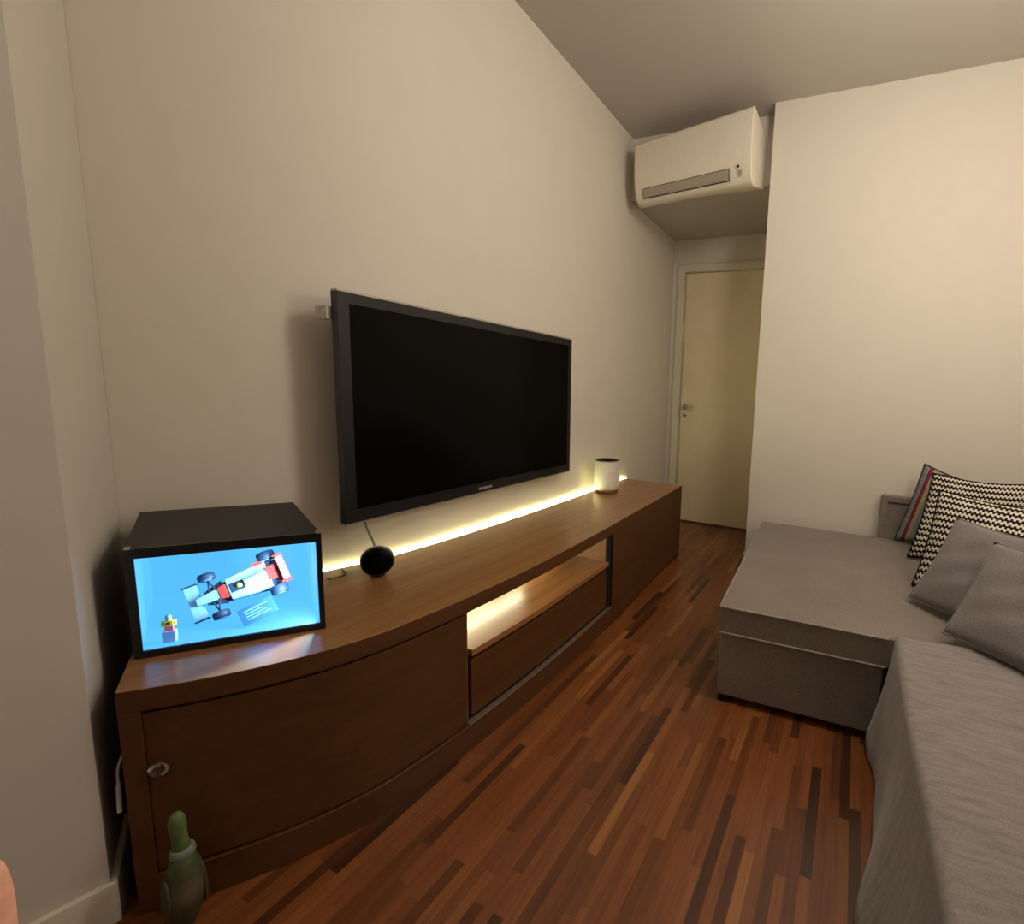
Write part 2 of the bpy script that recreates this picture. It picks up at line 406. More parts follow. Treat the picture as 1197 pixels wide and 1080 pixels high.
# near end panel (follows the slanted wall end)
ev = (Vector((-.232, .32)) - Vector((.237, .079))).normalized(); en = Vector((-ev.y, ev.x)) * -1
if en.y < 0: en = -en
q0 = Vector((.237, .079)); q1 = Vector((-.222, .315)); yt = .024
fr1 = (F(.079 + yt), .079 + yt)
bevel(prism('side_panel', [tuple(q0), fr1, tuple(q1 + en * .026), tuple(q1)], 0, .449, M['wood_shaded'], sb), .0015)
dr = bevel(band('sliding_door', .1055, .7035, .088, .441, .006, .026, M['wood_shaded'], sb), .0015)
kn = lathe('knob', [(0, 0), (.009, 0), (.009, .005), (.0145, .0055), (.0155, .008), (.0135, .0115), (0, .0125)], M['acrylic'], dr, 24, (F(.119) - .006, .119, .320), (.76, -.65, 0))
kn['label'] = 'round frosted acrylic knob'
prism('bottom_panel', full_plan(.12, 2.645, .03), .05, .083, M['wood_shaded'], sb)
bevel(band('plinth', .1, 1.602, 0, .083, 0, .022, M['wood_shaded'], sb), .002)
tr = band('door_track', .7055, 1.60, .083, .089, .001, .018, M['alu'], sb); tr['label'] = 'bare aluminium track under the drawer'
# niche
for nm, y in (('divider', .706), ('divider', 1.579)):
    prism(nm, [(F(y) - .028, y), (F(y + .02) - .028, y + .02), (.07, y + .02), (.07, y)], .083, .449, M['wood'], sb)
sh = prism('shelf', [(F(y) - .010, y) for y in ysamp(.7265, 1.5785)] + [(.07, 1.5785), (.07, .7265)], .297, .317, M['wood'], sb)
box('back_panel', .07, .078, .7265, 1.5785, .317, .449, M['wood'], sb)
bevel(band('drawer', .728, 1.574, .099, .281, .016, .036, M['wood_shaded'], sb), .0015)
band('gap_shade_strip', .7265, 1.5785, .083, .297, .06, .07, M['gap'], sb)  # dark filler strips painted as the shade between boards
band('gap_shade_strip', 1.600, 1.6035, .089, .449, .003, .04, M['gap'], sb)
band('gap_shade_strip', 1.5792, 1.5998, .089, .449, .010, .0275, M['gap'], sb)
bevel(band('cabinet_door', 1.604, 2.642, .012, .449, .001, .022, M['wood_shaded'], sb), .0015)
y = 2.6445; bevel(prism('end_panel', [(F(y), y), (F(2.666), 2.666), (.03, 2.666), (.03, y)], 0, .449, M['wood_shaded'], sb), .0015)
adopt(sb)

# LED tape, then an added glowing strip that lights the niche
ys = ysamp(.62, 2.72, .04)
vv, ff = [], []
for i, y in enumerate(ys):
    xa = (XW(y) if y < .95 else 0) + .003
    vv += [(xa, y, .470), (xa + .004, y, .470), (xa + .004, y, .488), (xa, y, .488)]
for i in range(len(ys) - 1):
    for k in range(4): ff.append((i * 4 + k, i * 4 + (k + 1) % 4, i * 4 + 4 + (k + 1) % 4, i * 4 + 4 + k))
ff += [(0, 1, 2, 3), tuple(len(vv) - 4 + k for k in range(4))]
tag(mesh('led_strip', vv, ff, M['led']), 'glowing yellow white LED tape on the wall along the back of the sideboard top', 'led strip')
tag(box('niche_glow_strip', .079, .085, .74, 1.24, .432, .446, M['niche_glow']), 'added glowing strip that brightens the open sideboard niche', 'led strip')

# ------------------------------------------------------------------ television
tv = thing('television', 'large black flat screen television mounted on the wall above the sideboard', 'television', (0, 1.26, .667))
y0, y1, z0, z1 = .645, 1.875, .667, 1.370
bm = bmesh.new(); f0, f1 = .052, .08
for a, b_, c, d_ in ((y0, y0 + .034, z0, z1), (y1 - .03, y1, z0, z1), (y0 + .034, y1 - .03, z1 - .032, z1), (y0 + .034, y1 - .03, z0, z0 + .04)):
    add_box(bm, f0, f1, a, b_, c, d_)
from_bm('bezel', bm, M['bezel'], tv)
box('screen', f0 + .004, f1 - .002, y0 + .034, y1 - .03, z0 + .04, z1 - .032, M['screen'], tv)
box('edge_strip', .055, .081, y0 - .001, y1 + .001, z1, z1 + .0055, M['silver'], tv)['label'] = 'thin silver edge strip along the top'
box('edge_strip', .05, .077, y0, y1, z0 - .005, z0, M['silver'], tv)['label'] = 'thin silver edge strip along the bottom'
bevel(box('rear_housing', .022, .052, y0 + .06, y1 - .06, z0 + .03, z1 - .06, M['black'], tv), .006)
bm = bmesh.new(); add_box(bm, .0005, .05, .632, .652, 1.288, 1.325); add_box(bm, .0005, .022, .9, 1.6, .9, 1.15)
from_bm('wall_bracket', bm, M['cable_white'], tv)
box('maker_plate', .08, .0815, 1.20, 1.275, z0 + .011, z0 + .021, M['silver'], tv)
adopt(tv)
tag(tube('television_cable', [(.05, .722, .672), (.052, .728, .63), (.07, .738, .575), (.09, .725, .53)], .0035, M['cable_grey']), 'grey cable running from the television down to the black round speaker', 'cable')

# round speaker
sp = thing('smart_speaker', 'small round black smart speaker at the back of the sideboard under the television', 'speaker', (.135, .70, HS))
ax = Vector((.80, -.58, .12)).normalized(); c = Vector((.135, .70, HS + .049))
lathe('shell', [(0, -.036), (.024, -.032), (.038, -.02), (.045, -.004), (.0475, .010), (.0455, .022), (.042, .027)], M['black'], sp, 36, c, ax)
lathe('face', [(.0419, .0265), (.036, .0315), (0, .033)], M['screen'], sp, 36, c, ax)
lathe('rim', [(.0470, .004), (.0488, .008), (.0484, .014), (.0470, .016)], M['silver'], sp, 36, c, ax)
lathe('foot', [(0, -.049), (.022, -.049), (.020, -.040), (0, -.040)], M['black'], sp, 24, c, (0, 0, 1))
adopt(sp)

# white canister
cn = thing('canister', 'white round canister with dark rim near the far end of the sideboard', 'canister', (.135, 2.20, HS))
c = (.135, 2.20, HS)
lathe('body', [(0, .016), (.062, .016), (.073, .024), (.076, .045), (.074, .19), (.070, .196), (.066, .19), (.066, .06), (0, .055)], M['ceramic'], cn, 36, c)
lathe('base', [(0, 0), (.064, 0), (.068, .004), (.066, .016), (0, .016)], M['base_reflection'], cn, 36, c)  # brown ring stands in for a reflection
lathe('rim', [(.0665, .193), (.0715, .193), (.0715, .2), (.0665, .2), (.0665, .193)], M['cable_grey'], cn, 36, c)
adopt(cn)

# ------------------------------------------------------------------ display case and the model inside
BL, BR, TLb, TRb = Vector((.118, .151)), Vector((.329, .413)), Vector((-.222, .302)), Vector((-.029, .560))
zb, zt = HS, .742
case = thing('display_case', 'black box display case with lit blue front standing on the near end of the sideboard', 'display case', (.05, .36, zb))
e1 = (BR - BL); Lw = e1.length; e1.normalize(); nf = Vector((e1.y, -e1.x))       # nf points out of the front
def W2(s, dpt, z):                                                              # along width, depth behind the front (slanted sides), height
    a = BL + e1 * s; k = s / Lw; back = TLb.lerp(TRb, k); p = a.lerp(back, dpt)
    return Vector((p.x, p.y, z))
def cell(bm, s0, s1, d0, d1, za, zc):
    pl = [W2(s0, d0, 0), W2(s1, d0, 0), W2(s1, d1, 0), W2(s0, d1, 0)]
    add_prism(bm, [(p.x, p.y) for p in pl], za, zc)
t = .010
bm = bmesh.new(); cell(bm, 0, Lw, 0.006, 1, zt - t, zt); bevel(from_bm('lid', bm, M['matte_black'], case), .0015)
bm = bmesh.new(); cell(bm, 0, Lw, 0.006, 1, zb, zb + t); from_bm('base_board', bm, M['matte_black'], case)
for nm, s0, s1 in (('side_board', 0, .008), ('side_board', Lw - .008, Lw)):
    bm = bmesh.new(); cell(bm, s0, s1, .006, 1, zb + t, zt - t); from_bm(nm, bm, M['matte_black'], case)
bm = bmesh.new(); cell(bm, .008, Lw - .008, .97, 1, zb + t, zt - t); from_bm('rear_board', bm, M['matte_black'], case)
# front frame
bm = bmesh.new(); fw = .014
cell(bm, 0, fw, -.012, .006, zb, zt); cell(bm, Lw - .011, Lw, -.012, .006, zb, zt)
cell(bm, fw, Lw - .011, -.012, .006, zt - .022, zt); cell(bm, fw, Lw - .011, -.012, .006, zb, zb + .016)
fr = from_bm('front_frame', bm, M['bezel'], case)
for a, b_ in ((.001, .010), (Lw - .010, Lw - .001)):
    bm = bmesh.new(); cell(bm, a, b_, -.015, .02, zt - .001, zt + .003); from_bm('corner_bracket', bm, M['silver'], case)
bm = bmesh.new(); cell(bm, fw, Lw - .011, -.006, -.001, zb + .016, zt - .022); from_bm('glass_pane', bm, M['glass'], case)
# glowing liner: back, floor, sides
bm = bmesh.new(); cell(bm, .0085, Lw - .0085, .955, .968, zb + t + .001, zt - t - .001)
cell(bm, .0085, Lw - .0085, .01, .955, zb + t + .0005, zb + t + .003)
cell(bm, .0085, .011, .01, .955, zb + t + .003, zt - t - .001); cell(bm, Lw - .011, Lw - .0085, .01, .955, zb + t + .003, zt - t - .001)
ln = from_bm('backlit_liner', bm, M['liner'], case); ln['label'] = 'glowing sky blue inner lining'
bm = bmesh.new(); cell(bm, -.006, 0, .1, .22, zb + .1, zb + .15); from_bm('hinge', bm, M['black'], case)
adopt(case)

E1 = Vector((e1.x, e1.y, 0)); NF = Vector((nf.x, nf.y, 0)); UZ = Vector((0, 0, 1))
tilt = math.radians(27)
UPc = (NF * math.cos(tilt) + UZ * math.sin(tilt)).normalized()                 # model's up leans out to the front glass
LATc = (UZ * math.cos(tilt) - NF * math.sin(tilt)).normalized()
rl = math.radians(20)
FWD = (-E1 * math.cos(rl) - LATc * math.sin(rl)).normalized(); LEFT = UPc.cross(FWD).normalized()
car_o = W2(Lw * .578, .36, zb + .090)
def car_m():
    m = Matrix.Identity(4)
    for i, a in enumerate((FWD, LEFT, UPc)):
        for j in range(3): m[j][i] = a[j]
    m.translation = car_o; return m
car = thing('model_racing_car', 'white and red model racing car tilted on show inside the lit case', 'model car')
def cbox(bm, x0, x1, y0, y1, z0, z1, taper=1., tz=1.):
    vs = []
    for (x, k) in ((x0, 1.), (x1, taper)):
        ym = (y0 + y1) / 2
        for yy, zz in ((y0, z0), (y1, z0), (y1, z0 + (z1 - z0) * (tz if x == x1 else 1)), (y0, z0 + (z1 - z0) * (tz if x == x1 else 1))):
            vs.append(bm.verts.new((x, ym + (yy - ym) * k, zz)))
    for f in ((0, 1, 2, 3), (7, 6, 5, 4), (0, 4, 5, 1), (1, 5, 6, 2), (2, 6, 7, 3), (3, 7, 4, 0)): bm.faces.new([vs[i] for i in f])
# forward = +x ; wheelbase about .12
bm = bmesh.new(); cbox(bm, -.055, .027, -.037, .037, .004, .022, .72); cbox(bm, .026, .090, -.017, .017, .005, .018, .5, .7); cbox(bm, -.052, -.006, -.010, .010, .022, .034, .8, .7)
bevel(from_bm('body', bm, M['car_white'], car), .002)
for a in ((.030, .045, -.0175, .0175, .0055, .020, .85, .9), (-.072, -.052, -.019, .019, .005, .026, .9), (-.052, -.030, -.0395, -.030, .006, .0228)):
    bm = bmesh.new(); cbox(bm, *a); bevel(from_bm('livery_panel', bm, M['car_red'], car), .001)
bm = bmesh.new(); cbox(bm, -.004, .022, -.0115, .0115, .0195, .0232); from_bm('cockpit', bm, M['car_black'], car)
bm = bmesh.new(); cbox(bm, .036, .072, -.030, .030, .008, .0115, .55); from_bm('front_axle_tray', bm, M['car_black'], car)
bm = bmesh.new(); cbox(bm, -.082, -.050, -.030, .030, .006, .016, 1.1); from_bm('gearbox', bm, M['car_black'], car)
bm = bmesh.new(); cbox(bm, -.058, .040, -.041, .041, .001, .0035, .6); from_bm('floor_tray', bm, M['car_black'], car)
lathe('driver_helmet', [(0, .0195), (.0055, .021), (.006, .0255), (.0035, .0295), (0, .0305)], M['fig_y'], car, 16, (.004, 0, 0))
bm = bmesh.new(); cbox(bm, .080, .104, -.043, .043, .003, .0055)
fwg = from_bm('front_wing', bm, M['car_white'], car)
for a, b_ in ((-.0455, -.043), (.043, .0455)):
    bm = bmesh.new(); cbox(bm, .078, .106, a, b_, .001, .013); from_bm('wing_end_plate', bm, M['car_black'], fwg)
bm = bmesh.new(); cbox(bm, -.095, -.080, -.034, .034, .036, .040); cbox(bm, -.095, -.076, -.036, -.034, .014, .042); cbox(bm, -.095, -.076, .034, .036, .014, .042); cbox(bm, -.088, -.084, -.006, .006, .010, .036)
rw = from_bm('rear_wing', bm, M['car_red'], car)
bm = bmesh.new(); cbox(bm, -.0935, -.0815, -.030, .030, .040, .0415); from_bm('wing_flap', bm, M['car_white'], rw)
for x, w, r in ((.056, .016, .0165), (-.062, .021, .0185)):
    for s in (-1, 1):
        yc = s * (.050 if x > 0 else .047)
        wh = lathe('wheel', [(r * .55, -w / 2), (r * .9, -w / 2), (r, -w / 2 + .002), (r, w / 2 - .002), (r * .9, w / 2), (r * .55, w / 2)], M['car_black'], car, 24, (x, yc, .014), (0, 1, 0))
        lathe('hub', [(0, -w / 2 - .0005), (r * .5, -w / 2 - .0005), (r * .5, w / 2 + .0005), (0, w / 2 + .0005)], M['car_hub'], wh, 16, (x, yc, .014), (0, 1, 0))
        bm = bmesh.new(); add_tube(bm, [(x + .006, s * .011, .012), (x, s * .042, .014)], .0016, 6); add_tube(bm, [(x - .008, s * .011, .016), (x, s * .042, .016)], .0016, 6)
        from_bm('suspension_arm', bm, M['car_black'], car)
bm = bmesh.new(); add_tube(bm, [(0, 0, .004), (-.01, 0, -.03)], .003, 8); from_bm('stand_rod', bm, M['car_hub'], car)
car.matrix_world = car_m()
bpy.context.view_layer.update()
# plaque leaning under the car
pq = thing('name_plaque', 'slate blue information plaque lying below the model car in the case', 'plaque')
bm = bmesh.new(); add_box(bm, -.035, .035, -.021, .021, 0, .003); from_bm('plate', bm, M['plaque'], pq)
bm = bmesh.new()
for k in range(4): add_box(bm, -.024, .024 - .007 * (k % 3), -.011 + k * .007, -.0085 + k * .007, .003, .0034)
from_bm('text_lines', bm, M['plaque_ink'], pq)
m = Matrix.Identity(4)
xa = (E1 * math.cos(.42) + LATc * math.sin(.42)).normalized(); ya = UPc.cross(xa)
for i, a in enumerate((xa, ya, UPc)):
    for j in range(3): m[j][i] = a[j]
m.translation = W2(Lw * .635, .16, zb + .046); pq.matrix_world = m
# figurine and its pedestal
pd = tag(box('figurine_pedestal', -.011, .011, -.007, .007, 0, .026, M['fig_g']), 'small grey block pedestal under the toy driver in the case', 'pedestal'); bevel(pd, .001)
pp = W2(Lw * .165, .10, zb + t + .003); pd.location = pp; pd.rotation_euler = (0, 0, math.atan2(e1.y, e1.x))
fg = thing('toy_figurine', 'tiny yellow and red toy driver standing left of the model car in the case', 'figurine', tuple(pp + Vector((0, 0, .026))))
ang = math.atan2(e1.y, e1.x)
bm = bmesh.new(); cbox(bm, -.0055, -.0006, -.003, .003, 0, .009); cbox(bm, .0006, .0055, -.003, .003, 0, .009); from_bm('legs', bm, M['fig_r'], fg)
bm = bmesh.new(); add_prism(bm, [(-.006, -.003), (.006, -.003), (.006, .003), (-.006, .003)], .009, .019); cbox(bm, -.0095, -.0062, -.002, .002, .0095, .018); cbox(bm, .0062, .0095, -.002, .002, .0095, .018); from_bm('torso', bm, M['fig_y'], fg)
bm = bmesh.new(); cbox(bm, -.0025, .0025, -.0036, -.0030, .011, .017); from_bm('chest_badge', bm, M['car_black'], fg)
lathe('head', [(0, .0195), (.0036, .0195), (.0038, .025), (0, .0255)], M['fig_y'], fg, 14)
lathe('helmet', [(.0044, .0225), (.0046, .026), (.003, .029), (0, .030)], M['fig_g'], fg, 14)
fg.rotation_euler = (0, 0, ang); fg.scale = (1.25,) * 3

# ------------------------------------------------------------------ cables on and beside the sideboard
tag(tube('thin_cable', [(.045, .600, HS + .003), (.055, .628, HS + .003), (.05, .655, HS + .003), (.0, .675, HS + .003), (-.035, .70, HS - .004)], .002, M['cable_black']), 'thin dark cable between the display case and the LED tape', 'cable')
tag(tube('white_cable', [(.182, .102, .345), (.194, .086, .315), (.203, .0815, .285), (.212, .077, .255), (.220, .074, .237)], [.0025] * 16 + [.004] * 17, M['cable_white']), 'white cable hanging down the near end of the sideboard beside the wall end', 'cable')

# ------------------------------------------------------------------ duck
dk = thing('duck_figurine', 'green headed wooden duck figurine standing on the floor before the sideboard near end', 'figurine', (.338, .112, 0))
bm = bmesh.new()
spine = [(-.004, .0, .000, .022), (-.006, 0, .012, .030), (-.004, 0, .05, .046), (0, 0, .09, .047), (.004, .004, .13, .035), (.004, .006, .16, .021), (.002, .006, .185, .0165), (0, .008, .205, .0175), (0, .010, .222, .0205), (0, .010, .238, .0165), (0, .010, .2465, .007)]
seg = 24; rings = []
for x, y_, z, r in spine:
    rings.append([bm.verts.new((x + r * .86 * math.cos(2 * PI * k / seg), y_ + r * math.sin(2 * PI * k / seg), z)) for k in range(seg)])
for r0, r1 in zip(rings, rings[1:]):
    for k in range(seg): bm.faces.new((r0[k], r0[(k + 1) % seg], r1[(k + 1) % seg], r1[k]))
bm.faces.new(rings[0]); bm.faces.new(rings[-1])
b = from_bm('body', bm, M['duck'], dk, True); b.modifiers.new('s', 'SUBSURF').render_levels = 2
bm = bmesh.new()
for z0_, k in ((0, 1),):
    vs = [bm.verts.new(p) for p in ((-.008, .022, .214), (.008, .022, .214), (.008, .034, .207), (-.008, .034, .207), (-.007, .024, .222), (.007, .024, .222), (.006, .035, .212), (-.006, .035, .212))]
    for f in ((0, 1, 2, 3), (4, 5, 6, 7), (0, 1, 5, 4), (1, 2, 6, 5), (2, 3, 7, 6), (3, 0, 4, 7)): bm.faces.new([vs[i] for i in f])
bevel(from_bm('beak', bm, plain('duck_beak_paint', srgb(84, 84, 48), .5), dk), .003)
lathe('collar', [(.0215, .152), (.0245, .156), (.0225, .166), (.019, .170)], plain('duck_collar_paint', srgb(120, 128, 122), .5), dk, 24, (.004, .0055, 0))
for s in (-1, 1):
    bm = bmesh.new()
    n = 10
    for i in range(n + 1):
        t_ = i / n; z = .03 + .09 * t_; w = .030 * math.sin(PI * min(1, t_ * .9 + .1)) + .002
    bmesh.ops.create_icosphere(bm, subdivisions=3, radius=1)
    for v in bm.verts: v.co = Vector((s * .0325 + v.co.x * .008, -.004 + v.co.y * .026, .075 + v.co.z * .048))
    from_bm('wing', bm, plain('duck_wing_paint', srgb(74, 66, 46), .6), dk, True)
dk.rotation_euler = (0, 0, math.radians(80)); dk.scale = (.82, .82, 1.0)

# ------------------------------------------------------------------ air conditioner
ac = thing('air_conditioner', 'white split air conditioner high on the header wall in the corner', 'air conditioner', (.48, 2.67, 2.26))
FA, FB = Vector((.105, 2.497)), Vector((.878, 2.318)); YB = 2.678
prof = [(0.018, 2.628), (.0, 2.612), (-.008, 2.53), (-.006, 2.45), (0.0, 2.40), (.012, 2.345), (.03, 2.30), (.052, 2.272), (.08, 2.262), (.12, 2.268)]   # depth behind the front line, height
def acp(s, off, z):
    p = FA.lerp(FB, s); lim = YB - .012 - p.y; return Vector((p.x, p.y + min(off, lim), z + .022 * (1 - s) * max(0, min(1, (2.42 - z) / .12))))
bm = bmesh.new(); N = 24
L_ = []; 
for i in range(N + 1):
    s = i / N; L_.append([bm.verts.new(acp(s, o, z)) for o, z in prof] + [bm.verts.new((FA.lerp(FB, s).x, YB, 2.345)), bm.verts.new((FA.lerp(FB, s).x, YB, 2.628))])
m_ = len(L_[0])
for i in range(N):
    for k in range(m_): bm.faces.new((L_[i][k], L_[i + 1][k], L_[i + 1][(k + 1) % m_], L_[i][(k + 1) % m_]))
bm.faces.new(L_[0]); bm.faces.new(L_[-1])
b = from_bm('casing', bm, M['ac'], ac); bevel(b, .006, 3)
def strip(name, s0, s1, zA, zB, lift, mat, parent):
    """a panel lying on the curved lower front between two heights"""
    def at(z):
        for (o0, h0), (o1, h1) in zip(prof, prof[1:]):
            if h1 <= z <= h0:
                k = (h0 - z) / (h0 - h1); return o0 + (o1 - o0) * k
        return prof[-1][0]
    bm = bmesh.new(); nz_ = 5; g = [[None] * (nz_ + 1) for _ in range(9)]
    for i in range(9):
        for k in range(nz_ + 1):
            z = zA + (zB - zA) * k / nz_; p = acp(s0 + (s1 - s0) * i / 8, at(z), z); g[i][k] = bm.verts.new(p + Vector((-.2 * lift, -lift, -lift * .6)))
    for i in range(8):
        for k in range(nz_): bm.faces.new((g[i][k], g[i + 1][k], g[i + 1][k + 1], g[i][k + 1]))
    r = bmesh.ops.solidify(bm, geom=bm.faces[:], thickness=.001)
    return from_bm(name, bm, mat, parent)
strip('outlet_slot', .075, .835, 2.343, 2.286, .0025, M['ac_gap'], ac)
vn = strip('vane', .080, .830, 2.340, 2.291, .0045, M['ac_vane'], ac)
bm = bmesh.new(); p = acp(.905, 0, 2.338); add_lathe(bm, [(0, 0), (.007, 0), (.007, .004), (0, .005)], 16, p + Vector((0, .003, 0)), (-.23, -.95, -.2)); from_bm('receiver_window', bm, M['black'], ac)
strip('display_panel', .895, .93, 2.328, 2.296, .002, M['ac_vane'], ac)
adopt(ac)

# ------------------------------------------------------------------ sofa
SZ = .372
sofa = thing('corner_sofa', 'grey fabric corner sofa with storage chaise along the right wall', 'sofa', (1.7, 1.2, 0))
CQ = [(1.124, 1.262), (1.672, 1.280), (1.70, 2.50), (1.045, 2.50)]
def inset(q, d):
    c = Vector((sum(a for a, b in q) / 4, sum(b for a, b in q) / 4)); return [tuple(Vector(a) + (c - Vector(a)).normalized() * d) for a in q]
b = prism('chaise_base', inset(CQ, .008), .028, .266, M['sofa'], sofa); bevel(b, .008, 3)
# lid: soft, slightly crowned
def soft_slab(name, q, z0, z1, crown, mat, parent, nx=18, ny=24, rnd=.018):
    bm = bmesh.new(); a, b_, c, d_ = [Vector(p) for p in q]
    def P(s, t_): return a.lerp(b_, s).lerp(d_.lerp(c, s), t_)
    top = [[None] * (ny + 1) for _ in range(nx + 1)]
    for i in range(nx + 1):
        for j in range(ny + 1):
            s, t_ = i / nx, j / ny; p = P(s, t_)
            z = z1 + crown * (math.sin(PI * s) ** .7) * (math.sin(PI * t_) ** .7) + .002 * math.sin(s * 9 + t_ * 5) * math.sin(PI * s) * math.sin(PI * t_)
            top[i][j] = bm.verts.new((p.x, p.y, z))
    for i in range(nx):
        for j in range(ny): bm.faces.new((top[i][j], top[i + 1][j], top[i + 1][j + 1], top[i][j + 1]))
    ring = [top[i][0] for i in range(nx + 1)] + [top[nx][j] for j in range(1, ny + 1)] + [top[i][ny] for i in range(nx - 1, -1, -1)] + [top[0][j] for j in range(ny - 1, 0, -1)]
    low = [bm.verts.new((v.co.x, v.co.y, z0)) for v in ring]
    n = len(ring)
    for k in range(n): bm.faces.new((ring[k], ring[(k + 1) % n], low[(k + 1) % n], low[k]))
    bm.faces.new(low)
    o = from_bm(name, bm, mat, parent); bevel(o, .006, 2); return o
lid = soft_slab('chaise_lid', [CQ[0], (2.43, 1.3049), (2.43, 2.498), CQ[3]], .270, SZ, .004, M['sofa'], sofa)
def seam(name, q, z, parent):
    bm = bmesh.new(); a, b_, c, d_ = q
    for p0, p1 in ((a, b_), (d_, a)):
        add_tube(bm, [Vector((*Vector(p0).lerp(Vector(p1), i / 12), z)) for i in range(13)], .0042, 6)
    return from_bm(name, bm, M['seam'], parent, True)
seam('seam', CQ, SZ - .004, lid); seam('seam', CQ, .272, lid)
for x, y in ((1.15, 1.30), (1.63, 1.31), (1.10, 2.44)): box('foot', x - .02, x + .02, y - .02, y + .02, 0, .028, M['black'], sofa)
b = box('seat_base', 1.71, 2.42, -.33, 2.498, .03, .25, M['sofa'], sofa); bevel(b, .01)
soft_slab('seat_cushion', [(1.715, -.33), (2.43, -.33), (2.43, 1.300), (1.715, 1.276)], .252, SZ, .006, M['sofa'], sofa)
b = box('backrest', 2.432, 2.64, -.33, 2.55, .03, .62, M['sofa'], sofa); bevel(b, .03, 4)
ar = box('armrest', 1.682, 2.431, 2.502, 2.549, .03, .612, M['sofa'], sofa); bevel(ar, .010, 3)
bm = bmesh.new()
x0, x1, za, zb_ = 1.682, 2.43, .37, .612
add_box(bm, x0, x0 + .032, 2.490, 2.503, za, zb_); add_box(bm, x0 + .032, x1, 2.490, 2.503, zb_ - .034, zb_)
b = from_bm('armrest_border', bm, M['sofa'], ar); bevel(b, .004)
b = box('armrest_end', 1.70, 2.431, -.45, -.332, .03, .55, M['sofa'], sofa); b.name = 'armrest'; bevel(b, .02, 3)
adopt(sofa)
for c_ in (lid, ar):
    for g in c_.children: g.matrix_parent_inverse = Matrix.Identity(4)

# throw over the seat
ny_, prof_n = 90, 40
bm = bmesh.new(); uvl = None; grid = []
yA, yB_ = 1.262, -.30
for j in range(ny_ + 1):
    y = yA + (yB_ - yA) * j / ny_; row = []
    hem = .012 + .010 * max(0, math.sin((1.05 - y) * 9)) + (.02 if y > 1.2 else 0)
    wob = .026 * math.sin((1.20 - y) * PI / .36) if y < 1.2 else 0
    # cross-section: inner edge on the seat -> front edge -> down to the hem
    xs_top = 1.688 + .006 * math.sin(y * 5)
    zt_ = .402 + .003 * math.sin(y * 13)
    for i in range(prof_n + 1):
        k = i / prof_n
        if k < .6:
            a = k / .6; x = 2.42 + (xs_top + .02 - 2.42) * a; z = zt_ + .004 * math.sin(x * 9 + y * 7)
        elif k < .7:
            a = (k - .6) / .1 * PI / 2; x = xs_top + .02 - .02 * math.sin(a); z = zt_ - .02 + .02 * math.cos(a)
        else:
            a = (k - .7) / .3; z = (zt_ - .02) + (hem - (zt_ - .02)) * a
            x = xs_top - .05 * a ** 1.3 + wob * a ** 2 + .006 * math.sin(y * 21 + a * 3) * a
        row.append(bm.verts.new((x, y, z)))
    grid.append(row)
uvl = bm.loops.layers.uv.new('UVMap')
for j in range(ny_):
    for i in range(prof_n):
        f = bm.faces.new((grid[j][i], grid[j][i + 1], grid[j + 1][i + 1], grid[j + 1][i]))
        for lp, (a, b_) in zip(f.loops, ((i, j), (i + 1, j), (i + 1, j + 1), (i, j + 1))): lp[uvl].uv = (a / prof_n, b_ / ny_)
th = from_bm('throw_blanket', bm, M['throw'], None, True)
sm = th.modifiers.new('thick', 'SOLIDIFY'); sm.thickness = .006; sm.offset = -1
tag(th, 'crinkled grey throw draped over the sofa seat down to the floor', 'blanket')

# ------------------------------------------------------------------ cushions
def pillow(name, label, BLp, TLp, E, mat, half=.06, piping=None, group=None, sag=.0, n=26, drop=0.):
    BLp, TLp, E = Vector(BLp), Vector(TLp), Vector(E); U = TLp - BLp; Nn = E.cross(U).normalized()
    root = thing(name, label, 'cushion', tuple(BLp + E * .5), group=group)
    bm = bmesh.new(); uvl = bm.loops.layers.uv.new('UVMap'); sides = []
    rnd = random.Random(label)
    ph = [rnd.uniform(0, 6) for _ in range(6)]
    for sgn in (1, -1):
        g = []
        for i in range(n + 1):
            r = []
            for j in range(n + 1):
                s, t_ = i / n, j / n; a, b_ = 2 * s - 1, 2 * t_ - 1
                edge = (1 - a * a) * (1 - b_ * b_)
                pin = .055                                                   # edges pull in between the corners
                sa = .5 + .5 * a * (1 - pin * (1 - b_ * b_)); tb = .5 + .5 * b_ * (1 - pin * (1 - a * a))
                h = half * (max(edge, 0) ** .42) * sgn
                wr = .004 * math.sin(6 * a + 4 * b_ + ph[0]) * edge + .003 * math.sin(11 * b_ - 5 * a + ph[1]) * edge
                p = BLp + E * sa + U * tb + Nn * (h + wr)
                p.z -= sag * math.sin(PI * s) * t_ ** 3 + drop * s * t_
                if (i in (0, n) or j in (0, n)) and sgn == -1: r.append(sides[0][i][j])
                else: r.append(bm.verts.new(p))
            g.append(r)
        sides.append(g)
        for i in range(n):
            for j in range(n):
                f = bm.faces.new((g[i][j], g[i + 1][j], g[i + 1][j + 1], g[i][j + 1]))
                for lp, (x, y) in zip(f.loops, ((i, j), (i + 1, j), (i + 1, j + 1), (i, j + 1))): lp[uvl].uv = (x / n, y / n)
    g = sides[0]; loop = [g[i][0].co.copy() for i in range(n + 1)] + [g[n][j].co.copy() for j in range(1, n + 1)] + [g[i][n].co.copy() for i in range(n - 1, -1, -1)] + [g[0][j].co.copy() for j in range(n - 1, -1, -1)]
    from_bm('cover', bm, mat, root, True)
    bm = bmesh.new(); add_tube(bm, loop, .0035, 6, False); from_bm('piping', bm, piping or mat, root, True)
    adopt(root); return root
zs_ = SZ + .014
pillow('cushion', 'colourful striped cushion with dark piping, rearmost against the sofa arm', (1.762, 2.462, zs_), (1.862, 2.425, .812), (.27, -.13, 0), M['stripe'], .042, M['piping'], drop=.075)
